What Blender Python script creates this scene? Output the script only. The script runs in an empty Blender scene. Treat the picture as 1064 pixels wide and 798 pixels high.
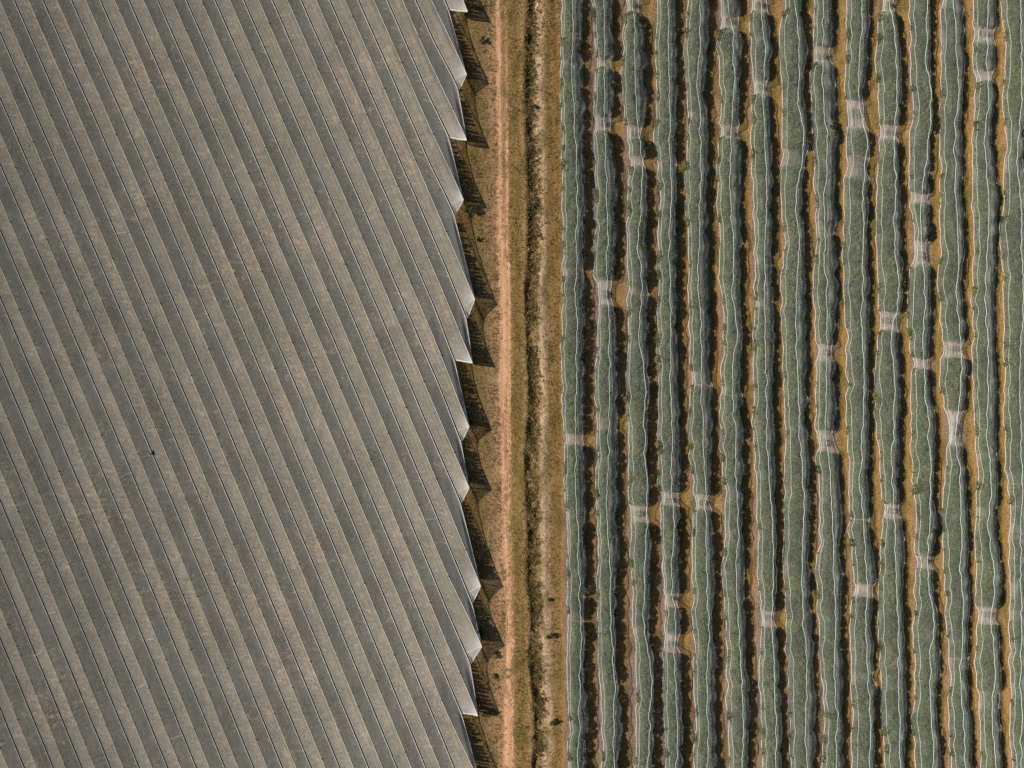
import bpy, math, random, bisect
from mathutils import Vector, noise as mn

# ------------------------------------------------------------------ camera, sky, sun, exposure
SC = bpy.context.scene
COL = SC.collection
S = 5.5                      # plan pixels per metre on the ground
HC = 800.0 / S               # drone height above ground
cam = bpy.data.cameras.new('camera')
cam.lens = 36.0 * 800.0 / 1064.0
cam.sensor_width = 36.0
cam.clip_start = 1.0
cam.clip_end = 8000.0
cam_o = bpy.data.objects.new('camera', cam)
COL.objects.link(cam_o)
cam_o.location = (0, 0, HC)
SC.camera = cam_o

SUN_EL = math.radians(32.5)
SUN_AZ = (-0.984, 0.178)     # horizontal direction towards the sun
W = bpy.data.worlds.new('World')
SC.world = W
W.use_nodes = True
wn = W.node_tree
bg = wn.nodes['Background']
sky = wn.nodes.new('ShaderNodeTexSky')
sky.sky_type = 'NISHITA'
sky.sun_disc = False
sky.sun_elevation = SUN_EL
sky.sun_rotation = math.atan2(SUN_AZ[0], SUN_AZ[1])
wn.links.new(sky.outputs[0], bg.inputs[0])
bg.inputs[1].default_value = 0.05
sun = bpy.data.lights.new('sun', 'SUN')
sun.energy = 5.0
sun.angle = math.radians(0.5)
sun.color = (1.0, 0.93, 0.82)
sun_o = bpy.data.objects.new('sun', sun)
COL.objects.link(sun_o)
tow = Vector((SUN_AZ[0] * math.cos(SUN_EL), SUN_AZ[1] * math.cos(SUN_EL), math.sin(SUN_EL)))
sun_o.rotation_euler = (-tow).to_track_quat('-Z', 'Y').to_euler()
sun_o.location = tow * 300
SC.view_settings.view_transform = 'Standard'
SC.view_settings.look = 'None'
SC.view_settings.exposure = 0.82
SC.view_settings.gamma = 1.0
SC.view_settings.use_curve_mapping = False
SC.cycles.transparent_max_bounces = 24
SC.cycles.max_bounces = 8

rng = random.Random(7)

# ------------------------------------------------------------------ helpers
def P(px, py, z=0.0):
    """plan survey point (photo grid, 5.5 per metre on the ground) at height z"""
    k = (1.0 - z / HC) / S
    return Vector(((px - 532.0) * k, (399.0 - py) * k, z))

def obj(name, verts, faces, mat, parent=None, smooth=False):
    me = bpy.data.meshes.new(name)
    me.from_pydata(verts, [], faces)
    if mat:
        me.materials.append(mat)
    if smooth:
        me.polygons.foreach_set('use_smooth', [True] * len(me.polygons))
    me.update()
    o = bpy.data.objects.new(name, me)
    COL.objects.link(o)
    if parent:
        o.parent = parent
    return o

def empty(name, loc=(0, 0, 0)):
    o = bpy.data.objects.new(name, None)
    o.empty_display_size = 0.3
    o.location = loc
    COL.objects.link(o)
    return o

def tag(o, label=None, cat=None, group=None, kind=None):
    if label: o['label'] = label
    if cat: o['category'] = cat
    if group: o['group'] = group
    if kind: o['kind'] = kind
    return o

def tube(pts, r, n=5, V=None, F=None, taper=None):
    """tube along a polyline"""
    own = V is None
    if own: V, F = [], []
    b = len(V)
    m = len(pts)
    for i, p in enumerate(pts):
        d = (pts[min(i + 1, m - 1)] - pts[max(i - 1, 0)])
        if d.length < 1e-9: d = Vector((0, 1, 0))
        d.normalize()
        up = Vector((0, 0, 1)) if abs(d.z) < 0.9 else Vector((1, 0, 0))
        a = d.cross(up).normalized()
        c = a.cross(d)
        rr = r if taper is None else r + (taper - r) * i / max(1, m - 1)
        for j in range(n):
            t = 2 * math.pi * j / n
            V.append(p + a * (rr * math.cos(t)) + c * (rr * math.sin(t)))
    for i in range(m - 1):
        for j in range(n):
            F.append((b + i * n + j, b + i * n + (j + 1) % n, b + (i + 1) * n + (j + 1) % n, b + (i + 1) * n + j))
    F.append(tuple(b + j for j in range(n))[::-1])
    F.append(tuple(b + (m - 1) * n + j for j in range(n)))
    return V, F

def sstep(a, b, x):
    t = min(1.0, max(0.0, (x - a) / (b - a)))
    return t * t * (3 - 2 * t)

def interp(xs, ys, x):
    """smooth (Catmull-Rom) interpolation"""
    if x <= xs[0]: return ys[0]
    if x >= xs[-1]: return ys[-1]
    i = bisect.bisect_right(xs, x) - 1
    t = (x - xs[i]) / (xs[i + 1] - xs[i])
    p1, p2 = ys[i], ys[i + 1]
    p0 = ys[i - 1] if i > 0 else p1
    p3 = ys[i + 2] if i + 2 < len(ys) else p2
    return 0.5 * ((2 * p1) + (-p0 + p2) * t + (2 * p0 - 5 * p1 + 4 * p2 - p3) * t * t + (-p0 + 3 * p1 - 3 * p2 + p3) * t ** 3)

def n3(x, y, z=0.0):
    return mn.noise(Vector((x, y, z)))

# ------------------------------------------------------------------ materials
class NT:
    def __init__(s, name):
        s.m = bpy.data.materials.new(name)
        s.m.use_nodes = True
        s.t = s.m.node_tree
        s.t.nodes.clear()
        s.out = s.t.nodes.new('ShaderNodeOutputMaterial')
        s.tc = s.t.nodes.new('ShaderNodeTexCoord')
    def new(s, typ, **kw):
        n = s.t.nodes.new('ShaderNode' + typ)
        for k, v in kw.items(): setattr(n, k, v)
        return n
    def link(s, a, b): s.t.links.new(a, b)
    def inp(s, node, i, v):
        if hasattr(v, 'is_output') or hasattr(v, 'links'): s.link(v, node.inputs[i])
        else: node.inputs[i].default_value = v
    def coord(s, scale=(1, 1, 1), rotz=0.0, src=None):
        mp = s.new('Mapping')
        s.link(src or s.geo(), mp.inputs[0])
        mp.inputs['Scale'].default_value = scale
        mp.inputs['Rotation'].default_value = (0, 0, rotz)
        return mp.outputs[0]
    def geo(s):
        if not hasattr(s, '_g'): s._g = s.new('NewGeometry')
        return s._g.outputs['Position']
    def noise(s, scale, vec=None, detail=3.0, rough=0.55, dist=0.0):
        n = s.new('TexNoise')
        n.inputs['Scale'].default_value = scale
        n.inputs['Detail'].default_value = detail
        n.inputs['Roughness'].default_value = rough
        n.inputs['Distortion'].default_value = dist
        s.link(vec or s.geo(), n.inputs['Vector'])
        return n.outputs['Fac']
    def math(s, op, a, b=0.0, c=0.0, clamp=False):
        n = s.new('Math', operation=op, use_clamp=clamp)
        s.inp(n, 0, a); s.inp(n, 1, b); s.inp(n, 2, c)
        return n.outputs[0]
    def rng(s, v, a, b, c=0.0, d=1.0):
        n = s.new('MapRange')
        s.inp(n, 0, v)
        for i, x in enumerate((a, b, c, d)): n.inputs[i + 1].default_value = x
        return n.outputs[0]
    def ramp(s, fac, stops, interp_='LINEAR'):
        n = s.new('ValToRGB')
        cr = n.color_ramp
        cr.interpolation = interp_
        while len(cr.elements) > 1: cr.elements.remove(cr.elements[-1])
        for i, (p, c) in enumerate(stops):
            e = cr.elements[0] if i == 0 else cr.elements.new(p)
            e.position = p
            e.color = (c[0], c[1], c[2], 1)
        s.link(fac, n.inputs[0])
        return n.outputs[0]
    def mix(s, fac, a, b, blend='MIX'):
        n = s.new('Mix', data_type='RGBA', blend_type=blend)
        s.inp(n, 0, fac)
        for i, v in ((6, a), (7, b)):
            if isinstance(v, tuple): n.inputs[i].default_value = (v[0], v[1], v[2], 1)
            else: s.link(v, n.inputs[i])
        return n.outputs[2]
    def bump(s, h, strength, dist):
        n = s.new('Bump')
        n.inputs['Strength'].default_value = strength
        n.inputs['Distance'].default_value = dist
        s.link(h, n.inputs['Height'])
        return n.outputs[0]
    def diffuse(s, col, normal=None, rough=1.0):
        n = s.new('BsdfDiffuse')
        if isinstance(col, tuple): n.inputs[0].default_value = (*col, 1)
        else: s.link(col, n.inputs[0])
        n.inputs[1].default_value = rough
        if normal: s.link(normal, n.inputs['Normal'])
        return n.outputs[0]
    def trans(s, col):
        n = s.new('BsdfTranslucent')
        if isinstance(col, tuple): n.inputs[0].default_value = (*col, 1)
        else: s.link(col, n.inputs[0])
        return n.outputs[0]
    def mixsh(s, fac, a, b):
        n = s.new('MixShader')
        s.inp(n, 0, fac)
        s.link(a, n.inputs[1]); s.link(b, n.inputs[2])
        return n.outputs[0]
    def clear(s):
        return s.new('BsdfTransparent').outputs[0]
    def done(s, sh):
        s.link(sh, s.out.inputs[0])
        return s.m

def px2m(px): return (px - 532.0) / S

def mat_ground():
    t = NT('dry_grass_ground')
    sep = t.new('SeparateXYZ'); t.link(t.geo(), sep.inputs[0])
    X, Y = sep.outputs[0], sep.outputs[1]
    wob = t.math('MULTIPLY', t.math('SUBTRACT', t.noise(0.16, detail=5, rough=0.65), 0.5), 2.6)
    fine = t.math('MULTIPLY', t.math('SUBTRACT', t.noise(1.7, detail=4, rough=0.7), 0.5), 1.3)
    xd = t.math('ADD', t.math('ADD', X, wob), fine)
    # the track verge wanders with the track (moves right towards -Y)
    xd = t.math('ADD', xd, t.math('MULTIPLY', Y, 0.012))
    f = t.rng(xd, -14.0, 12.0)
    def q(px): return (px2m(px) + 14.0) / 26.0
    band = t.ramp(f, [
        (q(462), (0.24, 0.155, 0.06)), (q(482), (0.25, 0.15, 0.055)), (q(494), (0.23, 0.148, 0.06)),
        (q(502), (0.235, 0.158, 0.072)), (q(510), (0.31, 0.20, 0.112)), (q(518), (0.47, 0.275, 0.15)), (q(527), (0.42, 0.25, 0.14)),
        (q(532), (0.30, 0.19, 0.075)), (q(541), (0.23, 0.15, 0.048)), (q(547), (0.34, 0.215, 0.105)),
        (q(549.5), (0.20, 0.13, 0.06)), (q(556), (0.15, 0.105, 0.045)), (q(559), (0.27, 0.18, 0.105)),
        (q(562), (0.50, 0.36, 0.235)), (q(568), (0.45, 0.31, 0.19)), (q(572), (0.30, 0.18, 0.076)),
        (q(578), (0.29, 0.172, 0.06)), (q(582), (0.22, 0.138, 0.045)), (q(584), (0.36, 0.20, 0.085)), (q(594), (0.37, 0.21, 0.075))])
    # netted rows: paler soil under the trees, ochre mown grass between
    xr = t.math('ADD', t.math('ADD', X, t.math('MULTIPLY', Y, 0.009)), t.math('MULTIPLY', t.math('SUBTRACT', t.noise(0.5, detail=3), 0.5), 0.7))
    fr = t.math('FRACT', t.math('DIVIDE', t.math('SUBTRACT', xr, px2m(579.0) + 0.1), 6.02))
    alley = t.ramp(fr, [(0.0, (0.33, 0.197, 0.068)), (0.09, (0.36, 0.197, 0.09)), (0.17, (0.27, 0.19, 0.155)), (0.5, (0.26, 0.205, 0.185)), (0.74, (0.25, 0.18, 0.135)),
                        (0.82, (0.22, 0.145, 0.05)), (0.92, (0.29, 0.183, 0.055)), (1.0, (0.33, 0.197, 0.068))])
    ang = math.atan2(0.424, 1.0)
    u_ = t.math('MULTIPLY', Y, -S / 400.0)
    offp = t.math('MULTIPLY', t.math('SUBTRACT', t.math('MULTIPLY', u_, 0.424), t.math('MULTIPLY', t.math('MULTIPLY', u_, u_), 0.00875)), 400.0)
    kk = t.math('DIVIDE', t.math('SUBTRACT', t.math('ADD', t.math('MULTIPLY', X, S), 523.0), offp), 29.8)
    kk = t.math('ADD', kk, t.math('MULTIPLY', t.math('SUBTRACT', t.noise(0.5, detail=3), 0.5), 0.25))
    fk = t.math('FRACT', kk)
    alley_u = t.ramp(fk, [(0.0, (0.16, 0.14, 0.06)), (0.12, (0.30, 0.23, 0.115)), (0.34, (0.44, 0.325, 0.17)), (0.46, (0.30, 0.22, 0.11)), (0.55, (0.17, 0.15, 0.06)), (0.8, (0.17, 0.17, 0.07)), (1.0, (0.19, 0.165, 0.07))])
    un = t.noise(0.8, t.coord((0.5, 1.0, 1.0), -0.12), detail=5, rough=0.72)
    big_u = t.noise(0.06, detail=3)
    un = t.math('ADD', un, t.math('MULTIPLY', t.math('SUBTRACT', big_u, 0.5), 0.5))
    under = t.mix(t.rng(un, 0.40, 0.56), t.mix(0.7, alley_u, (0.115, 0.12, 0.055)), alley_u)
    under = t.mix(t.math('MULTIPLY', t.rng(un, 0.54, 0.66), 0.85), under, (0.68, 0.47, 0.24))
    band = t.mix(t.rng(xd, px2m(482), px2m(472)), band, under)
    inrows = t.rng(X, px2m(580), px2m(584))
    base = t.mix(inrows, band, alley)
    # patches of straw, olive and bare earth, with a slight drag along the rows
    str_v = t.coord((1.0, 0.33, 1.0))
    patch = t.noise(0.55, str_v, detail=6, rough=0.68)
    base = t.mix(t.rng(patch, 0.50, 0.66), base, t.mix(0.5, base, (0.40, 0.27, 0.13)))
    olive = t.noise(0.33, detail=5, rough=0.62, vec=t.coord((1, 0.5, 1), 0.2))
    base = t.mix(t.math('MULTIPLY', t.rng(olive, 0.50, 0.62), t.rng(X, px2m(470), px2m(480), 0.0, 0.62)), base, (0.115, 0.105, 0.028))
    fine2 = t.noise(2.3, detail=5, rough=0.75)
    base = t.mix(t.rng(fine2, 0.38, 0.58), t.mix(0.50, base, (0.06, 0.042, 0.016), 'MIX'), base)
    lines = t.noise(2.6, t.coord((1, 0.02, 1)), detail=2)
    base = t.mix(t.math('MULTIPLY', t.rng(lines, 0.45, 0.62), 0.35), base, t.mix(0.5, base, (0.07, 0.05, 0.015)))
    h = t.math('ADD', t.noise(2.5, detail=6, rough=0.75), t.math('MULTIPLY', t.noise(0.7, detail=3), 1.0))
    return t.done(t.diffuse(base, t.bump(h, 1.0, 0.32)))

def mat_track():
    t = NT('orange_dirt')
    uv = t.new('Attribute'); uv.attribute_name = 'edge'; uv.attribute_type = 'GEOMETRY'
    e = uv.outputs['Fac']                      # 0 on the edge, 1 in the wheel lanes
    n = t.noise(0.9, t.coord((1, 0.35, 1)), detail=5, rough=0.7)
    col = t.mix(t.rng(n, 0.35, 0.65), (0.50, 0.275, 0.14), (0.62, 0.39, 0.245))
    n2 = t.noise(5.0, detail=4, rough=0.75)
    col = t.mix(t.rng(n2, 0.40, 0.60), t.mix(0.5, col, (0.27, 0.155, 0.075)), col)
    br = t.math('ADD', t.math('ADD', t.noise(1.4, detail=6, rough=0.75), t.math('MULTIPLY', t.math('SUBTRACT', t.noise(0.35, detail=3), 0.5), 0.55)), t.math('MULTIPLY', t.noise(6.0, detail=3, rough=0.7), 0.45))
    al = t.rng(t.math('ADD', e, t.math('MULTIPLY', t.math('SUBTRACT', br, 0.72), 1.9)), 0.36, 0.62)
    sh = t.diffuse(col, t.bump(t.noise(4.0, detail=5, rough=0.75), 0.7, 0.08))
    return t.done(t.mixsh(al, t.clear(), sh))

def mat_simple(name, c1, c2, scale=4.0, transl=0.0):
    t = NT(name)
    col = t.mix(t.rng(t.noise(scale, detail=4, rough=0.7), 0.35, 0.65), c1, c2)
    sh = t.diffuse(col)
    if transl: sh = t.mixsh(transl, sh, t.trans(col))
    return t.done(sh)

def mat_leaf(name, c1, c2, c3, transl=0.25):
    t = NT(name)
    oi = t.new('ObjectInfo')
    n = t.noise(1.1, detail=4, rough=0.7)
    n2 = t.noise(6.0, detail=2)
    col = t.mix(t.rng(n, 0.35, 0.65), c1, c2)
    col = t.mix(t.rng(n2, 0.50, 0.72), col, c3)
    col = t.mix(t.math('MULTIPLY', oi.outputs['Random'], 0.35), col, c1)
    t.geo(); isl = t._g.outputs['Random Per Island']
    col = t.mix(1.0, col, t.ramp(isl, [(0.0, (0.45, 0.45, 0.45)), (0.6, (1, 1, 1)), (1.0, (1.7, 1.6, 1.3))]), 'MULTIPLY')
    tone = t.noise(0.22, detail=2)
    col = t.mix(1.0, col, t.ramp(tone, [(0.34, (0.68, 0.72, 0.74)), (0.5, (1, 1, 1)), (0.66, (1.4, 1.3, 1.0))]), 'MULTIPLY')
    pb = t.new('BsdfPrincipled')
    t.link(col, pb.inputs['Base Color'])
    pb.inputs['Roughness'].default_value = 0.55
    pb.inputs['Specular IOR Level'].default_value = 0.25
    return t.done(t.mixsh(transl, pb.outputs[0], t.trans(col)))

def mat_canopy_net():
    t = NT('grey_canopy_net')
    ang = math.atan2(0.424, 1.0)
    big = t.noise(0.12, detail=4, rough=0.6)
    streak = t.noise(0.9, t.coord((1.0, 0.16, 1.0), -ang), detail=4, rough=0.65)
    fine = t.noise(7.0, detail=3, rough=0.7)
    col = t.mix(t.rng(big, 0.3, 0.7), (0.53, 0.505, 0.475), (0.59, 0.58, 0.55))
    col = t.mix(t.math('MULTIPLY', t.rng(streak, 0.50, 0.75), 0.35), col, (0.58, 0.50, 0.39))
    col = t.mix(t.math('MULTIPLY', t.rng(fine, 0.45, 0.8), 0.2), col, (0.44, 0.425, 0.39))
    att = t.new('Attribute'); att.attribute_name = 'bunch_veil'; att.attribute_type = 'GEOMETRY'
    col = t.mix(t.math('MULTIPLY', att.outputs['Fac'], 0.8, clamp=True), col, (0.67, 0.66, 0.63))
    a = t.math('ADD', 0.385, t.math('MULTIPLY', t.math('SUBTRACT', big, 0.5), 0.14))
    a = t.math('ADD', a, t.math('MULTIPLY', t.math('SUBTRACT', streak, 0.5), 0.22))
    a = t.math('ADD', a, t.math('MULTIPLY', att.outputs['Fac'], 0.38), clamp=True)
    dif = t.diffuse(col, t.bump(t.noise(1.2, t.coord((1.0, 0.35, 1.0), -ang), detail=3), 0.35, 0.10))
    sh = t.mixsh(0.40, dif, t.trans(col))
    return t.done(t.mixsh(a, t.clear(), sh))

def mat_row_net():
    t = NT('white_row_net')
    att = t.new('Attribute'); att.attribute_name = 'bunch_veil'; att.attribute_type = 'GEOMETRY'
    b = att.outputs['Fac']
    streak = t.noise(3.2, t.coord((1.0, 0.06, 1.0)), detail=3, rough=0.6)
    blot = t.noise(0.8, detail=4, rough=0.65)
    col = t.mix(t.rng(blot, 0.35, 0.65), (0.62, 0.635, 0.575), (0.67, 0.665, 0.63))
    a = t.math('ADD', 0.088, t.math('MULTIPLY', t.math('SUBTRACT', blot, 0.5), 0.14))
    a = t.math('ADD', a, t.math('MULTIPLY', b, t.rng(streak, 0.38, 0.66, 0.05, 0.36)), clamp=True)
    sh = t.mixsh(0.45, t.diffuse(col), t.trans(col))
    return t.done(t.mixsh(a, t.clear(), sh))

M_GROUND = mat_ground()
M_TRACK = mat_track()
M_NET = mat_canopy_net()
M_ROWNET = mat_row_net()
M_HEM = mat_simple('pale_hem_cord', (0.66, 0.63, 0.57), (0.48, 0.46, 0.42), 1.0)
M_RIDGE = mat_simple('straw_ridge_cable', (0.66, 0.60, 0.47), (0.44, 0.41, 0.33), 0.4)
M_BLACK = mat_simple('gap_shade_black', (0.006, 0.006, 0.007), (0.02, 0.019, 0.018), 2.0)  # black put in for the shade of the seam gaps and the hole
M_POST = mat_simple('weathered_post', (0.05, 0.042, 0.034), (0.09, 0.075, 0.06), 8.0)
M_CORD = mat_simple('aqua_white_cord', (0.56, 0.66, 0.63), (0.40, 0.49, 0.47), 0.5)
M_ROWHEM = mat_simple('white_net_hem', (0.66, 0.63, 0.62), (0.54, 0.53, 0.52), 0.8)
M_LEAF = mat_leaf('citrus_leaf', (0.040, 0.064, 0.027), (0.065, 0.095, 0.036), (0.13, 0.15, 0.055))
M_SPIN = mat_leaf('orchard_leaf', (0.030, 0.040, 0.014), (0.05, 0.055, 0.018), (0.09, 0.08, 0.026))
M_SHRUB = mat_leaf('shrub_leaf', (0.04, 0.056, 0.02), (0.06, 0.08, 0.024), (0.11, 0.12, 0.04))
M_WEED = mat_leaf('weed_leaf', (0.07, 0.06, 0.022), (0.11, 0.095, 0.032), (0.18, 0.135, 0.06))
M_BARK = mat_simple('bark', (0.10, 0.075, 0.055), (0.16, 0.12, 0.09), 12.0)
M_GRASS = mat_leaf('dry_grass_blade', (0.24, 0.155, 0.062), (0.14, 0.115, 0.036), (0.33, 0.225, 0.10), 0.3)

# ------------------------------------------------------------------ ground with ditch, berm and ruts
DITCH_Y = [-60, 0, 40, 100, 150, 200, 260, 300, 350, 420, 470, 520, 560, 600, 640, 680, 720, 760, 798, 870]
DITCH_X = [552, 552.5, 550.5, 549.5, 551, 552.5, 552.5, 549, 550.5, 553, 549, 550, 552, 551, 555, 553, 557, 559, 556, 556]
def ditch_x(y):
    py = 399 - y * S
    return px2m(interp(DITCH_Y, DITCH_X, py)) + 0.25 * n3(y * 0.6, 3.1) + 0.20 * n3(y * 1.9, 8.1)
TR_Y = [-60, 0, 60, 100, 150, 200, 240, 260, 300, 350, 400, 450, 500, 550, 600, 650, 700, 750, 798, 870]
TR_L = [514.5, 514.5, 514.5, 515, 516, 516.5, 515.5, 517.5, 518, 519.5, 519.5, 519.5, 520, 521, 522, 524, 523, 521, 521.5, 521]
TR_R = [528, 528, 528.5, 528, 528, 528.5, 528, 529, 531, 531.5, 531.5, 532, 532, 532.5, 533.5, 534.5, 534.5, 535, 535.5, 536]
def track_edges(y):
    py = 399 - y * S
    return px2m(interp(TR_Y, TR_L, py)), px2m(interp(TR_Y, TR_R, py))

def ground_z(x, y):
    if abs(y) > 88 or x < -16 or x > 12: return 0.0
    fade = sstep(88, 80, abs(y)) * sstep(-16, -12, x) * sstep(12, 9.5, x)
    d = x - ditch_x(y)
    w = 0.95 + 0.4 * n3(y * 0.5, 20)
    dep = max(0.06, 0.37 + 0.60 * n3(y * 0.30, 40) + 0.25 * n3(y * 1.3, 42))
    if d < 0: z = -dep * (1 - sstep(0.10, w * 0.85, -d))
    else: z = -dep * (1 - sstep(0.15, w * 1.7, d))
    z += 0.22 * math.exp(-((d - 2.6) / 0.9) ** 2) + 0.10 * math.exp(-((d + 1.1) / 0.5) ** 2)
    tl, tr = track_edges(y)
    z -= 0.06 * (math.exp(-((x - tl - 0.5) / 0.4) ** 2) + math.exp(-((x - tr + 0.5) / 0.4) ** 2))
    z += 0.05 * n3(x * 0.8, y * 0.8) + 0.03 * n3(x * 2.1, y * 2.1, 5)
    return z * fade

def build_ground():
    xs = [-4000, -1200, -400, -150, -100, -60, -30, -20, -16]
    x = -15.0
    while x < 12.01:
        xs.append(x); x += 0.17 if 1.5 < x < 6.5 else 0.35
    xs += [14, 20, 40, 60, 100, 150, 400, 1200, 4000]
    ys = [-4000, -1200, -400, -150, -100]
    y = -90.0
    while y < 90.01:
        ys.append(y); y += 0.5
    ys += [100, 150, 400, 1200, 4000]
    V = [(x, y, ground_z(x, y)) for y in ys for x in xs]
    nx = len(xs)
    F = [(j * nx + i, j * nx + i + 1, (j + 1) * nx + i + 1, (j + 1) * nx + i) for j in range(len(ys) - 1) for i in range(nx - 1)]
    tag(obj('ground', V, F, M_GROUND, smooth=True), kind='structure')
build_ground()

LY = [-60, 0, 100, 200, 250, 300, 350, 400, 450, 500, 550, 600, 640, 670, 700, 740, 798, 870]
LL = [517.5, 517.5, 518, 519, 519, 521, 522, 522, 521.5, 522.5, 524, 525, 528, 530, 528, 527, 529, 529]
LLW = [2.6, 2.6, 3.0, 2.8, 3.4, 4, 4, 4, 2.4, 2.6, 3.4, 5, 5, 4.5, 4, 6, 6, 6]
LLS = [1.05, 1.05, 1.1, 1.1, 1.1, 1.05, 1.1, 1.0, 0.9, 0.95, 0.9, 0.55, 0.7, 1.0, 0.6, 0.95, 0.9, 0.9]
RL = [526, 526, 526, 527, 527, 528, 528.5, 529, 528.5, 528.7, 529, 530, 531, 531, 531, 531, 532, 532]
RLS = [.45, .45, .5, .8, .95, 1, 1, 1, 1.05, .85, .75, .5, .4, .4, .4, .5, .5, .5]
FILL = [.2, .2, .25, .35, .65, 1, 1, .85, .4, .38, .65, .5, .55, .75, .5, .75, .7, .7]
def build_track():
    V, F, E = [], [], []
    ys = [-88 + 0.5 * i for i in range(353)]
    n = 23
    for y in ys:
        l, r = track_edges(y)
        py = 399 - y * S
        l -= 0.45; r += 0.45
        wob = 0.35 * n3(y * 0.22, 14.2) + 0.2 * n3(y * 0.7, 15.2)
        ll = px2m(interp(LY, LL, py)) + wob * 0.8; lw = interp(LY, LLW, py) / S; ls = interp(LY, LLS, py)
        rl = px2m(interp(LY, RL, py)) + wob * 0.6; rs = interp(LY, RLS, py); fl = interp(LY, FILL, py)
        for j in range(n):
            u = j / (n - 1)
            x = l + (r - l) * u
            V.append((x, y, ground_z(x, y) + 0.008))
            e = ls * math.exp(-((x - ll) / lw) ** 2) * (0.9 + 0.35 * n3(y * 0.12, 1.7))
            e = max(e, rs * math.exp(-((x - rl) / 0.42) ** 2) * (0.9 + 0.5 * n3(y * 0.15, 5.7)))
            e = max(e, fl * sstep(l + 0.45, l + 1.25, x + wob) * sstep(r - 0.45, r - 1.1, x + wob) * (0.95 + 0.5 * n3(x * 0.6, y * 0.2, 6.7)))
            if j in (0, n - 1): e = 0
            E.append(max(0.0, e))
    for i in range(len(ys) - 1):
        for j in range(n - 1):
            a = i * n + j
            F.append((a, a + 1, a + n + 1, a + n))
    o = obj('dirt_track', V, F, M_TRACK, smooth=True)
    at = o.data.attributes.new('edge', 'FLOAT', 'POINT')
    at.data.foreach_set('value', E)
    tag(o, kind='structure')
build_track()

# ------------------------------------------------------------------ left block: tent-shaped net bays
ZV, ZR = 2.04, 2.66
SP = 29.8
def seam_px(k, py):
    u = (py - 399.0) / 400.0
    return 9.0 + SP * k + 400.0 * (0.424 * u - 0.00875 * u * u)
VEND = {22: (474, -24), 21: (467, 10), 20: (476.5, 92), 19: (467, 143), 18: (472.5, 222), 17: (485, 330), 16: (473, 374), 15: (479.5, 458),
        14: (479, 522), 13: (491, 626), 12: (489, 689), 11: (480, 741), 10: (489, 838)}
TIP = {21: (486, 12), 20: (485, 77.5), 19: (485, 145.5), 18: (481.7, 208), 17: (493.5, 311), 16: (491, 377), 15: (487.5, 443.5), 14: (487.5, 507),
       13: (499.5, 609), 12: (500.7, 672), 11: (496.5, 743.5), 10: (500, 818)}
STRAIGHT = (21, 19, 16, 11)
KMIN, KMAX = -8, 21
YTOP, YBOT, XLEFT = -60.0, 872.0, -105.0
def y_start(k):
    if seam_px(k, YTOP) >= XLEFT: return YTOP
    lo, hi = YTOP, YBOT
    for _ in range(40):
        m = (lo + hi) / 2
        if seam_px(k, m) < XLEFT: lo = m
        else: hi = m
    return lo
def seam_pt(k, py, dz=0.0):
    x = seam_px(k, py)
    if k in VEND:
        vx, vy = VEND[k]
        x += (vx - seam_px(k, vy)) * sstep(vy - 60, vy, py)
    x += 0.35 * n3(py * 0.02, k * 7.3)
    return P(x, py, ZV + 0.05 * n3(py * 0.03, k * 3.7, 2) + dz)
def seam_end(k): return VEND[k][1] if k in VEND else YBOT
def ridge_pt(k, py, dz=0.0):
    a = P(seam_px(k, py), py, ZV); b = P(seam_px(k + 1, py), py, ZV)
    p = (a + b) * 0.5
    p.x += 0.10
    z = ZR + 0.05 * n3(py * 0.025, k * 5.1, 9) - 0.05 * (0.5 - 0.5 * math.cos(2 * math.pi * ((py + k * 31) % 74) / 74))
    if k in TIP:
        tx, ty = TIP[k]
        t = P(tx, ty, z)
        a2 = P(seam_px(k, ty), ty, ZV); b2 = P(seam_px(k + 1, ty), ty, ZV)
        w = sstep(ty - 95, ty, py)
        p.x += (t.x - ((a2.x + b2.x) * 0.5 + 0.10)) * w
        p.y += (t.y - a2.y) * w
    return Vector((p.x, p.y, z + dz))
def ridge_end(k): return TIP[k][1] if k in TIP else YBOT
def ridge_start(k): return 0.5 * (y_start(k) + y_start(k + 1))

def ordinal_words(n):
    return ['zero', 'one', 'two', 'three', 'four', 'five', 'six', 'seven', 'eight', 'nine', 'ten', 'eleven', 'twelve', 'thirteen',
            'fourteen', 'fifteen', 'sixteen', 'seventeen'][n]

cap_me = None
post_me = None
def post_meshes():
    global cap_me, post_me
    V, F = tube([Vector((0, 0, 0)), Vector((0, 0, 1.5)), Vector((0, 0, 3.02))], 0.055, 6)
    me = bpy.data.meshes.new('post'); me.from_pydata(V, [], F); me.materials.append(M_POST); post_me = me
    V, F = tube([Vector((0, 0, 3.0)), Vector((0, 0, 3.05)), Vector((0, 0, 3.09))], 0.13, 8, taper=0.07)
    me = bpy.data.meshes.new('post_cap'); me.from_pydata(V, [], F); me.materials.append(M_POST); cap_me = me
post_meshes()

def set_attr(o, name, vals):
    at = o.data.attributes.new(name, 'FLOAT', 'POINT')
    at.data.foreach_set('value', vals)

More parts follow.
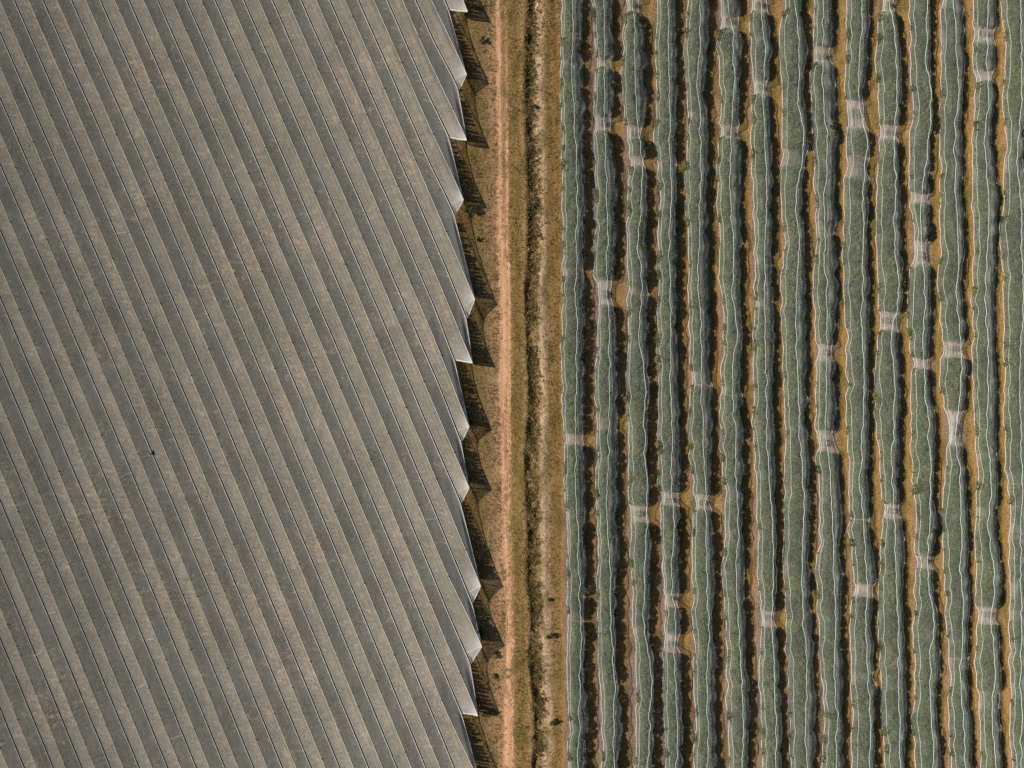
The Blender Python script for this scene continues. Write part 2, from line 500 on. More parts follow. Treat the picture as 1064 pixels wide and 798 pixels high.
SPOT_K = 5   # bay whose seam carries the black triangular spot
bays = {}
def build_bay(k):
    root = empty('net_bay', ridge_pt(k, 0.5 * (ridge_start(k) + ridge_end(k))) * 1.0)
    root.location.z = 0.0
    off = root.location.copy()
    def child(name, V, F, mat, smooth=False):
        return obj(name, [tuple(Vector(v) - off) for v in V], F, mat, root, smooth)
    ye_l, ye_r, ye_t = seam_end(k), seam_end(k + 1), ridge_end(k)
    crease = 0.0
    if k in TIP and k not in STRAIGHT: crease = 11.0
    N, M = 120, 6
    # sunny side panel: left seam -> ridge
    for side in (0, 1):
        V, B = [], []
        for i in range(N + 1):
            s = i / N
            if side == 0:
                ks, ys0, ye = k, y_start(k), ye_l - crease
            else:
                ks, ys0, ye = k + 1, y_start(k + 1), ye_r
            a = seam_pt(ks, ys0 + s * (ye - ys0))
            a.x += 0.17 if side == 0 else -0.17
            r = ridge_pt(k, ridge_start(k) + s * (ye_t - ridge_start(k)))
            for j in range(M + 1):
                u = j / M
                p = a.lerp(r, u)
                p.z -= 0.035 * math.sin(math.pi * u) * (1 + 0.5 * n3(p.x * 0.3, p.y * 0.3, 1))
                p.z += 0.035 * n3(p.x * 0.7, p.y * 0.7, k) * math.sin(math.pi * u)
                b = 0.0
                if k in TIP:
                    rem = (1 - s) * (ye_t - ridge_start(k))
                    e = sstep(36.0, 0.0, rem)
                    if side == 1: p.z -= 0.38 * sstep(24.0, 0.0, rem) * math.sin(math.pi * u) ** 0.8
                    b = 0.5 * e * (1.0 if side == 0 else 0.9) + (1.1 * sstep(14.0, 0.0, rem) * u * u)
                V.append(p); B.append(b)
        F = [(i * (M + 1) + j, i * (M + 1) + j + 1, (i + 1) * (M + 1) + j + 1, (i + 1) * (M + 1) + j) for i in range(N) for j in range(M)]
        o = child('net_panel', V, F, M_NET, True)
        set_attr(o, 'bunch_veil', B)
        o['label'] = 'sunlit slope of the net bay' if side == 0 else 'shaded slope of the net bay'
    # end flap folded down at the tip, or a rolled hem on a straight cut
    if k in TIP:
        tip = ridge_pt(k, ye_t)
        v = seam_pt(k, ye_l); v.x += 0.17
        c = seam_pt(k, ye_l - crease); c.x += 0.17
        if crease:
            v.z -= 0.35
            V, F, n = [], [], 5
            for i in range(n + 1):
                for j in range(n + 1):
                    base = c.lerp(v, i / n)
                    p = base.lerp(tip, j / n)
                    p.z -= 0.18 * math.sin(math.pi * j / n) * i / n
                    V.append(p)
            for i in range(n):
                for j in range(n):
                    F.append((i * (n + 1) + j, i * (n + 1) + j + 1, (i + 1) * (n + 1) + j + 1, (i + 1) * (n + 1) + j))
            o = child('end_flap', V, F, M_NET, True)
            set_attr(o, 'bunch_veil', [0.75] * len(V))
            V, F = tube([c.lerp(tip, i / 6) + Vector((0, 0, 0.03 - 0.09 * math.sin(math.pi * i / 6))) for i in range(7)], 0.035, 5)
            child('crease_cord', V, F, M_HEM)
        V, F = tube([v.lerp(tip, i / 6) + Vector((0, 0.0, 0.02 - 0.16 * math.sin(math.pi * i / 6))) for i in range(7)], 0.05 if crease else 0.12, 6)
        child('end_hem', V, F, M_HEM)
        q = seam_pt(k + 1, ye_r); q.x -= 0.17
        V, F = tube([q.lerp(tip, i / 10) + Vector((0, 0, -0.40 * math.sin(math.pi * i / 10) ** 0.8)) for i in range(11)], 0.05, 5)
        child('end_hem', V, F, M_HEM)
        # outer corner post of the bay
        V, F = tube([Vector((tip.x + 0.5, tip.y - 0.35, 0)), Vector((tip.x + 0.05, tip.y - 0.03, tip.z - 0.03))], 0.06, 6)
        child('end_post', V, F, M_POST)
    # hems, and a black strip standing in for the shaded gap between bays
    n = 90
    def line(ks, dx, dz, r, mat, name, m=5):
        ys0, ye = y_start(ks), seam_end(ks)
        pts = []
        for i in range(n + 1):
            p = seam_pt(ks, ys0 + (ye - ys0) * i / n, dz); p.x += dx
            pts.append(p)
        V, F = tube(pts, r, m)
        return child(name, V, F, mat)
    line(k, 0.18, 0.02, 0.032, M_HEM, 'hem_cord')
    line(k + 1, -0.20, 0.03, 0.055, M_HEM, 'hem_cord')
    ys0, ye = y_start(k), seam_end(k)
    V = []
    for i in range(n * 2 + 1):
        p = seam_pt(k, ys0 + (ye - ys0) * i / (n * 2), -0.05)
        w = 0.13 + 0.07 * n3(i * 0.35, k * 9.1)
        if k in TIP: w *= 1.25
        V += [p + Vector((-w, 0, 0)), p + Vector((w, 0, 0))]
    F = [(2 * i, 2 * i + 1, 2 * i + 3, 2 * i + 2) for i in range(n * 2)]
    child('dark_gap_strip', V, F, M_BLACK)
    rs = ridge_start(k)
    V, F = tube([ridge_pt(k, rs + (ye_t - rs) * i / n, 0.01) for i in range(n + 1)], 0.05, 5)
    child('ridge_cable', V, F, M_RIDGE)
    # posts under the ridge with dark caps that show through
    py = rs + 20 + (k * 47) % 74
    while py < ye_t - 30:
        p = ridge_pt(k, py) - off
        for nm, me in (('post', post_me), ('post_cap', cap_me)):
            o = bpy.data.objects.new(nm, me); COL.objects.link(o)
            o.location = (p.x + 0.03, p.y, p.z - 3.0)
            if nm == 'post':
                o.parent = root; last = o
            else:
                o.parent = last; o.location = (0, 0, 0)
        py += 74 + 6 * n3(k, py)
    d = k - SPOT_K
    if d == 0: lab = 'grey net bay with the small black triangular spot on its seam'
    else:
        side = 'towards the dirt track' if d > 0 else 'away from the dirt track'
        lab = 'grey net bay %s %s %s from the black spot' % (ordinal_words(abs(d)), 'bay' if abs(d) == 1 else 'bays', side)
    if k in STRAIGHT: lab = lab.replace('grey net bay', 'straight-cut net bay')
    elif k in TIP and k != 10: lab = lab.replace('grey net bay', 'folded-end net bay')
    tag(root, lab, 'shade net', 'tent-shaped net bays over the orchard')
    bays[k] = root
    return root
for k in range(KMIN, KMAX + 1):
    build_bay(k)

def bay_child(k, name, V, F, mat):
    off = bays[k].location
    return obj(name, [tuple(Vector(v) - off) for v in V], F, mat, bays[k])
# stitched cross seams
for x0, y0, x1, y1 in [(50, 538.3, 64.7, 533.6), (125.3, 495.7, 137.8, 490.7), (146.6, 475.2, 157.5, 472.7), (33.8, 682, 43.9, 678), (141.6, 714.5, 150.4, 712),
                       (175.4, 769, 188, 764), (200.5, 559, 209.3, 558.4), (139, 207.5, 146.6, 203.8), (120, 242.6, 131.6, 241.3), (443, 540.4, 453, 539),
                       (151.6, 665, 160.4, 663.7), (50, 637.6, 57.6, 636)]:
    xm, ym = (x0 + x1) / 2, (y0 + y1) / 2
    kf = (xm - seam_px(0, ym)) / SP
    k = math.floor(kf)
    zl, zr = (ZV, ZR) if kf - k < 0.42 else (ZR, ZV)
    V, F = tube([P(x0, y0, zl + 0.06), P(xm, ym, (zl + zr) / 2 + 0.0), P(x1, y1, zr + 0.06)], 0.035, 5)
    bay_child(k, 'cross_seam', V, F, M_HEM)
# solid black triangle standing in for the shade in a hole at the seam
c = P(158.8, 470.3, ZV + 0.09)
V = [c + Vector(v) * 1.45 for v in ((0.05, 0.36, 0), (0.27, -0.30, 0), (-0.30, -0.27, 0), (0.05, 0.36, -0.07), (0.27, -0.30, -0.07), (-0.30, -0.27, -0.07))]
o = bay_child(SPOT_K, 'dark_hole_patch', V, [(0, 2, 1), (3, 4, 5), (0, 1, 4, 3), (1, 2, 5, 4), (2, 0, 3, 5)], M_BLACK)
o['label'] = 'small black triangular spot on the seam'

# ------------------------------------------------------------------ leaf builders
def leaf(V, F, p, size, nrm=None):
    if nrm is None:
        nrm = Vector((rng.gauss(0, 1), rng.gauss(0, 1), rng.gauss(0.35, 1)))
    if nrm.length < 1e-3: nrm = Vector((0, 0, 1))
    nrm.normalize()
    a = nrm.orthogonal().normalized()
    a.rotate(__import__('mathutils').Quaternion(nrm, rng.uniform(0, 6.283)))
    b = nrm.cross(a)
    l, w = size, size * 0.55
    i = len(V)
    V += [p - a * l, p + b * w, p + a * l, p - b * w]
    F.append((i, i + 1, i + 2, i + 3))

def crown_mesh(seed, n, rx, ry, z0, z1, leafsize, clumps=16):
    """leaves gathered in clumps through a rounded, flat-topped crown"""
    global rng
    keep = rng; rng = random.Random(seed)
    V, F = [], []
    cs = []
    for _ in range(clumps):
        th = rng.uniform(0, 6.283); r = math.sqrt(rng.uniform(0.02, 1)) * 0.78
        cs.append((r * math.cos(th), r * math.sin(th), rng.uniform(-0.55, 0.72), rng.uniform(0.26, 0.46)))
    zc, rz = (z0 + z1) / 2, (z1 - z0) / 2
    m = 0
    while m < n:
        cx, cy, cz, cr = rng.choice(cs)
        d = Vector((rng.gauss(0, 1), rng.gauss(0, 1), rng.gauss(0, 1))).normalized() * cr * rng.uniform(0.3, 1.0) ** 0.5
        q = Vector((cx, cy, cz)) + d
        hh = abs(q.x) ** 2.4 + abs(q.y) ** 2.4 + abs(q.z) ** 2.6
        if hh > 1.0: continue
        leaf(V, F, Vector((q.x * rx, q.y * ry, zc + q.z * rz)), leafsize * rng.uniform(0.7, 1.3), d * 1.5 + Vector((rng.gauss(0, .5), rng.gauss(0, .5), rng.gauss(0.4, .5))))
        m += 1
    rng = keep
    return V, F

def trunk_geo(seed, h, r, spread, limbs=5):
    r_ = random.Random(seed)
    V, F = [], []
    tube([Vector((0, 0, -0.05)), Vector((0.02, 0.01, h * 0.5)), Vector((0.0, 0.03, h))], r, 6, V, F, taper=r * 0.7)
    for i in range(limbs):
        th = 6.283 * i / limbs + r_.uniform(-.4, .4)
        e = Vector((math.cos(th) * spread, math.sin(th) * spread, h + r_.uniform(0.6, 1.2)))
        m = Vector((math.cos(th) * spread * 0.4, math.sin(th) * spread * 0.4, h + 0.35))
        tube([Vector((0, 0, h - 0.08)), m, e], r * 0.55, 5, V, F, taper=r * 0.2)
    return V, F

# ------------------------------------------------------------------ orchard beneath the canopy net (a mass seen only through it)
def orchard_under_net():
    V, F = [], []
    TV, TF = [], []
    for k in range(KMIN, KMAX + 1):
        ys0, ye = ridge_start(k), ridge_end(k)
        py = ys0 + 3
        while py < ye - 3:
            p = ridge_pt(k, py)
            p.x += rng.gauss(0, 0.12); p.z = 0
            near = k in TIP and py > ye - 110
            sz = rng.uniform(0.6, 1.1) * (1 + 0.5 * n3(p.x * 0.07, p.y * 0.07, 55))
            if rng.random() < 0.07: sz *= 0.35
            h = 2.35 * min(1.06, 0.6 + 0.45 * sz)
            nl = 260 if near else 46
            for _ in range(nl):
                u = rng.random()
                u = u ** 1.35; zz = 0.25 + u * (h - 0.25)
                rad = (0.92 * (1 - 0.74 * u) if not near else 0.62 * (1 - 0.62 * u)) * sz * math.sqrt(rng.random())
                th = rng.uniform(0, 6.283)
                leaf(V, F, Vector((p.x + rad * math.cos(th), p.y + rad * math.sin(th), zz)), rng.uniform(0.11, 0.20) * (1.0 if near else 1.3))
            tube([Vector((p.x, p.y, -0.05)), Vector((p.x, p.y, h * 0.9))], 0.035, 3, TV, TF, taper=0.012)
            py += (0.86 if near else 1.0) * (0.82 + rng.uniform(-0.16, 0.2)) * S * (0.92 + 0.5 * max(0.0, n3(p.x * 0.12, p.y * 0.12, 77)))
    b = len(V)
    nf = len(F)
    V2 = V + TV
    F2 = F + [tuple(i + b for i in f) for f in TF]
    o = obj('orchard_trees', V2, F2, M_SPIN)
    o.data.materials.append(M_BARK)
    o.data.polygons.foreach_set('material_index', [0] * nf + [1] * len(TF))
    tag(o, 'rows of slender fruit trees under the grey net canopy', 'orchard', kind='stuff')
orchard_under_net()

# ------------------------------------------------------------------ right block: netted tree rows (surveyed hem, top cord and far edge)
A0, B0, ZM = 570.0, 814.0, 3.99
TY = [0, 50, 100, 150, 200, 250, 300, 350, 400, 450, 500, 550, 598, 648, 698, 748, 798]
ROWS = [
 (A0, [50,55,48,60, 58,60,60,58, 58,65,68,78, 80,82,80,88,82], [98,98,102,112, 120,115,113,118, 113,113,115,120, 125,134,130,128,122], [140,135,148,145, 150,150,150,148, 148,150,152,154, 150,150,148,160,155]),
 (A0, [183,197,192,187, 195,190,200,203, 195,200,195,200, 205,207,213,220,225], [228,236,230,236, 243,243,245,250, 250,248,243,248, 255,258,270,278,275], [270,265,265,268, 280,282,270,285, 290,280,288,285, 290,280,278,303,290]),
 (A0, [325,310,306,335, 335,322,333,330, 325,333,330,340, 347,350,362,365,358], [352,360,358,382, 388,370,385,375, 403,397,405,402, 402,395,425,420,412], [380,400,402,400, 410,405,412,410, 415,413,414,418, 420,420,434,435,435]),
 (A0, [455,445,450,442, 462,458,455,455, 455,458,458,465, 475,480,473,478,485], [500,497,503,502, 510,502,505,508, 505,512,510,520, 510,525,523,535,530], [525,535,530,530, 532,530,530,530, 540,545,545,540, 540,545,550,558,555]),
 (A0, [575,570,572,574, 568,582,578,588, 590,580,598,600, 595,603,608,613,607], [628,624,623,634, 625,625,622,632, 632,640,650,655, 657,662,655,660,660], [668,658,650,664, 662,660,665,668, 675,675,678,685, 688,685,690,695,695]),
 (A0, [712,700,716,705, 700,715,710,725, 712,712,730,735, 720,735,740,745,750], [745,768,765,755, 757,765,765,778, 762,772,778,785, 780,788,797,808,800], [795,803,790,800, 800,797,795,805, 800,805,805,808, 812,820,825,832,825]),
 (A0, [835,840,848,840, 850,855,855,850, 850,848,862,868, 870,885,872,885,888], [878,897,890,898, 905,897,898,897, 903,905,915,930, 930,928,935,942,943], [912,922,912,924, 928,925,930,940, 928,938,938,944, 945,942,955,965,965]),
 (B0, [4,-14,-4,-6, -9,6,-8,-4, 4,10,4,4, 5,10,15,20,35], [48,65,62,86, 55,65,55,55, 60,65,82,85, 78,85,97,92,95], [75,92,85,100, 78,90,87,95, 95,98,108,106, 105,115,125,136,130]),
 (B0, [132,117,120,122, 135,135,125,132, 132,135,145,148, 135,148,155,176,162], [165,165,170,180, 172,170,180,182, 178,178,195,206, 210,213,215,220,223], [200,208,215,220, 217,215,225,212, 215,215,235,240, 240,240,250,248,247]),
 (B0, [258,265,255,262, 250,250,250,260, 262,268,275,275, 290,275,280,285,285], [325,320,312,345, 330,330,328,325, 335,330,318,335, 345,345,348,362,358], [358,352,335,358, 352,345,358,355, 352,355,350,358, 383,366,380,380,382]),
 (B0, [405,383,395,395, 385,385,395,390, 378,390,405,410, 395,395,405,405,425], [437,468,468,462, 465,460,478,450, 460,455,448,465, 465,475,475,485,482], [463,487,490,475, 480,490,494,475, 485,480,478,500, 500,500,510,510,502]),
 (B0, [525,525,535,525, 525,541,523,525, 525,530,535,545, 548,540,550,535,550], [600,588,606,597, 578,574,590,585, 590,600,610,608, 600,620,612,615,620], [612,615,612,602, 606,600,612,605, 612,632,618,630, 620,640,645,640,655]),
 (B0, [658,650,655,652, 648,650,645,655, 650,680,668,658, 668,675,690,685,695], [708,716,724,712, 712,725,720,733, 738,715,735,738, 735,745,735,745,758], [745,752,742,738, 740,750,740,752, 757,740,757,765, 768,770,765,780,785]),
 (B0, [792,783,795,785, 783,790,783,785, 785,795,805,795, 800,800,798,815,820], [852,843,850,835, 850,850,835,845, 850,845,862,850, 876,862,878,865,880], [885,882,872,865, 890,885,878,872, 885,885,890,886, 908,890,905,900,910]),
 (B0, [903,920,912,920, 910,899,915,915, 918,920,930,942, 940,940,940,940,942], [985,988,990,970, 985,985,998,985, 980,985,990,985, 980,985,988,985,985], [1012,1015,1014,1000, 1012,1012,1020,1012, 1010,1015,1018,1012, 1010,1015,1015,1012,1012]),
]
GAPS = [  # photo-grid y ranges where trees are missing and the net sags, with how strong the sag is
 [(62, 69, .5), (279, 287, .6), (449, 463, .9), (531, 539, .7), (637, 644, .5)],
 [(60, 74, .9), (118, 140, 1), (286, 320, 1), (432, 448, .8), (708, 716, .5)],
 [(-5, 17, 1), (128, 146, .9), (162, 174, .9), (298, 305, .5), (522, 544, .9), (650, 658, .5)],
 [(168, 177, .7), (508, 526, 1), (614, 632, .9), (655, 678, 1)],
 [(115, 125, .6), (384, 402, .7), (512, 531, 1)],
 [(14, 34, 1), (128, 146, 1), (400, 411, .6), (590, 600, .4)],
 [(-5, 15, .9), (81, 102, 1), (264, 275, .6), (311, 321, .7), (632, 652, .9)],
 [(153, 176, .8), (585, 592, .4)],
 [(47, 69, .9), (229, 244, .7), (356, 378, 1), (444, 471, 1)],
 [(100, 136, 1), (162, 188, .8), (538, 548, .5), (604, 620, 1), (697, 711, .8)],
 [(-5, 16, 1), (128, 147, .9), (322, 346, 1), (520, 541, 1)],
 [(198, 212, 1), (246, 280, 1), (370, 385, .9), (574, 592, .9)],
 [(-5, 10, .7), (353, 373, 1), (421, 468, 1), (682, 692, .6)],
 [(27, 46, .9), (72, 86, .9), (470, 477, .5), (525, 538, .7), (628, 650, .9), (715, 738, .8)],
 [(130, 146, .7), (162, 182, .8), (490, 504, .7), (543, 556, .6), (602, 622, .7), (632, 646, .7)],
]
ORD = ['first', 'second', 'third', 'fourth', 'fifth', 'sixth', 'seventh', 'eighth', 'ninth', 'tenth', 'eleventh', 'twelfth', 'thirteenth', 'fourteenth', 'fifteenth']
NVAR = 12
CS = [(0.0, 0, .05), (0.10, 0, .33), (0.22, 0, .62), (0.36, 0, .82), (0.52, 0, .94), (0.70, 0, 1.0), (0.86, 0, 1.01), (1.0, 0, .97),
      (0.20, 1, .96), (0.40, 1, .88), (0.60, 1, .74), (0.78, 1, .53), (0.92, 1, .26), (1.0, 1, .07)]
PKS = (0.34, 0.46, 0.58, 0.70)
def row_crown(seed, n, ls, pk):
    """crown squeezed under its net: x 0..1 across the row, y -1..1 along it, z 0..1"""
    global rng
    keep = rng; rng = random.Random(seed)
    V, F = [], []
    prx = [u * pk if h == 0 else pk + u * (1 - pk) for u, h, z in CS]
    prz = [z for u, h, z in CS]
    cl = [(rng.uniform(0.05, 0.95), rng.uniform(-0.8, 0.8), rng.uniform(0.25, 0.9), rng.uniform(0.16, 0.3)) for _ in range(26)]
    m = 0
    while m < n:
        cx, cy, cz, cr = rng.choice(cl)
        d = Vector((rng.gauss(0, 1), rng.gauss(0, 1), rng.gauss(0, 1))).normalized()
        q = Vector((cx, cy, cz)) + Vector((d.x * 0.6, d.y, d.z * 0.8)) * cr * rng.uniform(0.2, 1) ** 0.5
        skin = rng.random() < 0.46
        if skin: q.x, q.y = 0.03 + 0.96 * rng.random() ** 1.2, rng.uniform(-1, 1)
        if not 0.01 < q.x < 0.99: continue
        lump = n3(q.x * 5.0 + seed * 3.1, q.y * 3.0, seed) + 0.5 * n3(q.x * 11.0, q.y * 6.5 + seed * 1.7, seed + 9)
        top = interp(prx, prz, q.x) * (1 - 0.35 * abs(q.y) ** 3) * (0.91 + 0.26 * min(0.2, lump))
        if skin:
            q.z = max(0.03, top - 0.03 - abs(rng.gauss(0, 0.07)))
            d.z = abs(d.z) + 0.3
        elif not 0.06 < q.z < top - 0.03: continue
        if abs(q.y) > 1.0 - (0.42 if q.x > 0.5 else 0.06) * abs(2 * q.x - 1) ** 2.2 + 0.25 * n3(q.x * 4.0, seed * 2.2, 1.0 if q.y > 0 else 5.0): continue
        s = ls * rng.uniform(0.7, 1.3)
        i = len(V)
        leaf(V, F, q, s, d * 1.2 + Vector((rng.gauss(-.1, .5), rng.gauss(0, .5), rng.gauss(0.5, .5))))
        for j in range(i, len(V)): V[j].x = q.x + (V[j].x - q.x) * 0.55      # row is about 4 m wide, tree about 2 m half-length
        m += 1
    rng = keep
    return V, F
crowns, trunks = [], []
for i in range(NVAR):
    V, F = row_crown(100 + i, 2800, 0.062, PKS[i % 4])
    crowns.append((V, F))
    V, F = trunk_geo(300 + i, 0.7, 0.09, 0.8)
    trunks.append((V, F))

def row_at(r, py):
    x0, L, Mx, R = ROWS[r]
    def kink(c, sp):
        f = (py + 100) / sp; i = math.floor(f); t = f - i
        a, b = (2.2 * n3(q * 0.731 + 0.37, r * 5.3 + 0.21, c) for q in (i, i + 1))
        return a + (b - a) * t
    j = [kink(c, sp) * a + n3(py * 0.085, r * 2.3, c) * b for c, sp, a, b in ((0.0, 12.5, 1.7, 1.6), (17.0, 15.0, 1.2, 1.6), (41.0, 11.0, 1.9, 1.6))]
    return (x0 + interp(TY, L, py) / ZM + j[0], x0 + interp(TY, Mx, py) / ZM + j[1], x0 + interp(TY, R, py) / ZM + j[2])
def gap_at(r, py):
    g = 0.0
    for a, b, s in GAPS[r]:
        m = 0.5 * (a + b); hw = 0.40 * (b - a)
        g = max(g, (s if s >= 0.9 else s * 0.55) * (1 - sstep(hw - 4.5, hw + 3.0, abs(py - m))))
    return g

def row_section(r, py, phase):
    l, m, rr = row_at(r, py)
    g = gap_at(r, py)
    bumpy = 0.10 * math.cos(2 * math.pi * (py + phase) / 22.0) + 0.26 * n3(py * 0.06, r * 3.1, 7)
    zt = (2.42 - 0.043 * r + bumpy) * (1 - g) + 1.15 * g
    pl = P(l, py, 0.15).x; pm = P(m, py, zt).x; pr = P(rr, py, 0.3).x
    if pr < pm + 0.25: pr = pm + 0.25
    if g > 0:
        c = 0.5 * (pl + pr)
        pl += (c - pl) * 0.24 * g; pr += (c - pr) * 0.24 * g
    return pl, pm, pr, zt, g

tree_spots = []
def build_row(r):
    phase = rng.uniform(0, 22)
    V, B = [], []
    hemL, cordS, cordM, hemR = [], [], [], []
    n = 370
    nc = len(CS)
    for i in range(n + 1):
        py = -48 + 896 * i / n
        pl, pm, pr, zt, g = row_section(r, py, phase)
        y = (399 - py) / S
        for ci, (u, half, zf) in enumerate(CS):
            x = pl + (pm - pl) * u if half == 0 else pm + (pr - pm) * u
            z = max(0.05, zt * zf)
            amp = 0.10 * min(1.0, zf + 0.35)
            x += amp * n3(x * 0.9, y * 0.9, 3 + r)
            z += amp * n3(x * 0.8, y * 0.8, 11 + r) * (0.3 if zf < 0.1 else 1)
            yy = y * (1 - z / HC)
            V.append(Vector((x, yy, max(0.04, z))))
            hem = 1.0 if ci in (0, 1) else (0.5 if ci in (nc - 1, nc - 2) else 0.0)
            nn = 0.5 + n3(py * 0.05, r * 1.7, 5)
            side = 0.45 * max(0, n3(y * 0.22, ci * 0.5, 30 + r))
            rs = (0.85 + 0.8 * n3(y * 0.5, ci * 0.4, 60 + r)) if ci >= 8 else 0.0  # net made denser on the far slope to lighten the shade there
            B.append(min(1.6, max(0.90 * g, rs) + hem * 0.30 * max(0, nn) + side))
        s = i * nc
        hemL.append(V[s] + Vector((0, 0, 0.03)))
        wv = n3(py * 0.035, r * 8.8)
        a, b = V[s + 1], V[s + 3]
        cordS.append(a.lerp(b, 0.45 + 0.45 * wv) + Vector((-0.03, 0, 0.08)))
        cordM.append(V[s + 7] + Vector((0.06 * n3(py * .2, 3), 0, 0.06)))
        hemR.append(V[s + nc - 1] + Vector((0.02, 0, 0.03)))
    F = [(i * nc + j, i * nc + j + 1, (i + 1) * nc + j + 1, (i + 1) * nc + j) for i in range(n) for j in range(nc - 1)]
    mid = row_section(r, 399, phase)
    root = empty('net_cover', ((mid[0] + mid[2]) / 2, 0, 0))
    off = root.location
    def child(name, V, F, mat, smooth=False):
        return obj(name, [tuple(v - off) for v in V], F, mat, root, smooth)
    o = child('netting', V, F, M_ROWNET, True)
    set_attr(o, 'bunch_veil', B)
    for nm, pts, rad, mt in (('hem_cord', hemL, 0.034, M_ROWHEM), ('side_cord', cordS, 0.024, M_CORD), ('top_cord', cordM, 0.037, M_CORD), ('hem_cord', hemR, 0.028, M_ROWHEM)):
        tv, tf = tube(pts, rad, 5)
        child(nm, tv, tf, mt)
    tag(root, 'pale see-through net draped over the %s tree row from the dirt track' % ORD[r], 'net cover', 'nets draped over the tree rows')
    # trees stand in the stretches between the gaps
    spans = []
    pos = -50.0
    for a, b, st in GAPS[r]:
        q_ = 0.12 * (b - a)
        spans.append((pos, a + q_ - 1.0, 1.0))
        mid_ = 0.5 * (a + b)
        if st < 0.9: spans.append((a + q_ - 3.5, b - q_ + 3.5, 0.66 + 0.4 * (0.9 - st)))
        elif b - a > 17: spans.append((mid_ - 0.16 * (b - a), mid_ + 0.16 * (b - a), 0.40))
        pos = b - q_ + 1.0
    spans.append((pos, 850.0, 1.0))
    for a, b, k in spans:
        ln = b - a
        if ln < 3: continue
        cnt = max(1, round(ln / 21.5))
        step = ln / cnt
        for i in range(cnt):
            py = a + step * (i + 0.5) + (rng.uniform(-1, 1) if k == 1.0 else rng.uniform(-3, 3))
            pl, pm, pr, zt, g = row_section(r, py, phase)
            w = (pr - pl)
            ry = min(step, 26) / S * (0.60 if 0 < i < cnt - 1 else 0.54)
            x0, hh = pl, max(1.0, zt * rng.uniform(0.86, 1.0))
            if k < 1.0:
                ww = w * rng.uniform(0.55, 0.8)
                x0 = pl + (w - ww) * rng.uniform(0.2, 0.6); w = ww
                hh = max(0.55, min(zt * 0.9, 2.2 * k)); ry = max(0.45, ry * 0.8)
            tree_spots.append((r, x0, (399 - py) / S, w, ry, hh, (pm - pl) / (pr - pl)))
for r in range(len(ROWS)):
    build_row(r)

var_me = []
for i in range(NVAR):
    me = bpy.data.meshes.new('crown'); me.from_pydata(crowns[i][0], [], crowns[i][1]); me.materials.append(M_LEAF)
    mt = bpy.data.meshes.new('trunk'); mt.from_pydata(trunks[i][0], [], trunks[i][1]); mt.materials.append(M_BARK)
    var_me.append((me, mt))
SV, SF, SMI = [], [], []
count = 0
for idx, (r, x, y, sx, sy, zt, pk) in enumerate(tree_spots):
    vi = min(range(4), key=lambda q: abs(PKS[q] - pk)) + 4 * rng.randrange(3)
    flip = rng.choice((-1, 1))
    inview = abs(y) < 75
    if count < 300 and inview and r <= 9:
        count += 1
        root = empty('fruit_tree', (x + 0.5 * sx, y, 0))
        o = bpy.data.objects.new('crown', var_me[vi][0]); COL.objects.link(o); o.parent = root
        o.scale = (sx, sy * flip, zt); o.location = (-0.5 * sx, 0, 0)
        o = bpy.data.objects.new('trunk', var_me[vi][1]); COL.objects.link(o); o.parent = root
        tag(root, 'leafy green fruit tree under the net of the %s row from the dirt track' % ORD[r], 'tree', 'trees in the %s netted row from the track' % ORD[r])
    else:
        b = len(SV)
        SV += [(x + v.x * sx, y + v.y * sy * flip, v.z * zt) for v in crowns[vi][0]]
        SF += [tuple(i + b for i in f) for f in crowns[vi][1]]
        SMI += [0] * len(crowns[vi][1])
        b = len(SV)
        SV += [(x + 0.5 * sx + v.x, y + v.y, v.z) for v in trunks[vi][0]]
        SF += [tuple(i + b for i in f) for f in trunks[vi][1]]
        SMI += [1] * len(trunks[vi][1])
o = obj('fruit_trees', SV, SF, M_LEAF)
o.data.materials.append(M_BARK)
o.data.polygons.foreach_set('material_index', SMI)
tag(o, 'leafy green fruit trees in the netted rows farther from the dirt track', 'trees', kind='stuff')
print('trees', len(tree_spots), 'single', count)

# ------------------------------------------------------------------ shrubs and weeds on the verge
SHRUBS = [(488.5, 215, 1.25, 1.3, 'dark round shrub beside the folded net corner nearest the track'),
          (575.5, 661, 0.62, 0.6, 'small dark weed clump on the pale berm'),
          (569, 662, 0.35, 0.35, 'tiny weed beside the dark clump on the pale berm'),
          (571, 623, 0.42, 0.4, 'small green weed on the pale berm above the dark clump'),
          (574.5, 751, 0.75, 0.7, 'bushy green weed on the pale berm facing the straight-cut net end'),
          (513.5, 681, 0.75, 0.6, 'green weed patch between the net shadow and the track'),
          (508.5, 741, 0.85, 0.8, 'leafy shrub below a straight-cut net end'),
          (503, 743, 0.6, 0.6, 'leafy low shrub touching the straight-cut net corner'),
          (502, 41, 0.75, 0.7, 'olive bush between two net shadows beside the track'),
          (497, 248, 0.5, 0.6, 'slim green weed standing in the dry grass near the net'),
          (494, 4, 0.9, 0.9, 'olive bush beside a straight-cut net end and its shadow'),
          (555.5, 213, 0.6, 0.55, 'dense green weed growing in the ditch'),
          (556, 110, 0.55, 0.5, 'green weed on the ditch bank'),
          (560, 704, 0.5, 0.45, 'dark weed at the bend of the ditch'),
          (514, 703, 0.55, 0.3, 'low faded green weed patch on the track verge')]
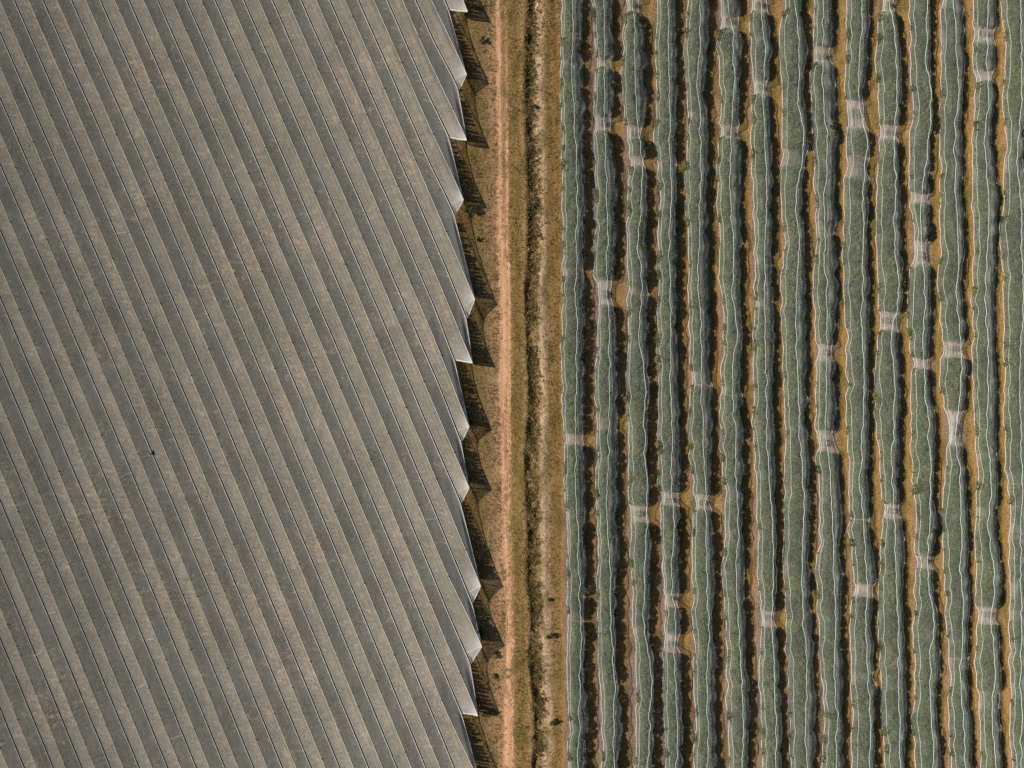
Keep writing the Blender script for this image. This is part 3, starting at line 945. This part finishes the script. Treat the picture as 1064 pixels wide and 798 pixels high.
for i, (px, py, rad, h, lab) in enumerate(SHRUBS):
    p = P(px, py, h)
    z0 = ground_z(p.x, p.y)
    root = empty('shrub', (p.x, p.y, z0))
    V, F = crown_mesh(500 + i, int(170 + 260 * rad), rad, rad * 1.05, 0.02, h * 1.25, 0.11, 9)
    obj('foliage', V, F, M_SHRUB, root)
    V, F = trunk_geo(600 + i, h * 0.25, 0.03, rad * 0.5, 4)
    V = [Vector((v.x, v.y, v.z * 0.6)) for v in V]
    obj('stem', V, F, M_BARK, root)
    tag(root, lab, 'shrub')

# ------------------------------------------------------------------ grass tufts
def grass():
    V, F = [], []
    def tuft(x, y, h, w, nb):
        z = ground_z(x, y) - 0.02
        for _ in range(nb):
            th = rng.uniform(0, 6.283)
            ln = w * rng.uniform(0.5, 1.0)
            dx, dy = math.cos(th), math.sin(th)
            bx, by = x + dx * 0.04, y + dy * 0.04
            ww = w * 0.22
            i = len(V)
            V.extend([(bx - dy * ww, by + dx * ww, z), (bx + dy * ww, by - dx * ww, z), (x + dx * ln, y + dy * ln, z + h * rng.uniform(0.6, 1.1))])
            F.append((i, i + 1, i + 2))
    n = 0
    while n < 13000:
        y = rng.uniform(-76, 76)
        x = rng.uniform(px2m(468), px2m(582))
        tl, tr = track_edges(y)
        if tl < x < tr and rng.random() < 0.93: continue
        d = x - ditch_x(y)
        if 1.7 < d < 3.4 and rng.random() < 0.7: continue
        cl = n3(x * 0.35, y * 0.2, 3) + 0.5 * n3(x * 1.1, y * 1.1, 6)
        if cl < -0.1 and rng.random() < 0.7: continue
        big = 1.5 if 0.2 < d < 1.5 or -0.5 < d <= 0.2 else 1.0
        tuft(x, y, rng.uniform(0.10, 0.38) * big, rng.uniform(0.14, 0.36) * big, 5)
        n += 1
    n = 0
    while n < 9000:
        y = rng.uniform(-76, 76); x = rng.uniform(px2m(604), px2m(1070))
        fr = ((x + 0.009 * y - px2m(579) - 0.1) / 6.02) % 1.0
        if 0.1 < fr < 0.74: continue
        tuft(x, y, rng.uniform(0.05, 0.14), rng.uniform(0.10, 0.22), 4)
        n += 1
    o = obj('grass', V, F, M_GRASS)
    tag(o, 'dry straw and olive grass on the verge and between the rows', 'grass', kind='stuff')
grass()

def ditch_weeds():
    V, F = [], []
    for _ in range(3400):
        y = rng.uniform(-76, 76)
        if n3(y * 0.16, 91) + 0.4 * n3(y * 0.7, 92) < rng.uniform(-0.45, 0.35): continue
        x = ditch_x(y) + rng.gauss(0.5, 0.65)
        z = ground_z(x, y)
        r = rng.uniform(0.12, 0.42)
        for _ in range(int(10 + 26 * r)):
            th = rng.uniform(0, 6.283); q = math.sqrt(rng.random()) * r
            leaf(V, F, Vector((x + q * math.cos(th), y + q * math.sin(th), z + rng.uniform(0.02, 0.9) * r)), rng.uniform(0.06, 0.13))
    o = obj('ditch_weeds', V, F, M_WEED)
    tag(o, 'olive weeds crowding the banks of the ditch', 'weeds', kind='stuff')
ditch_weeds()
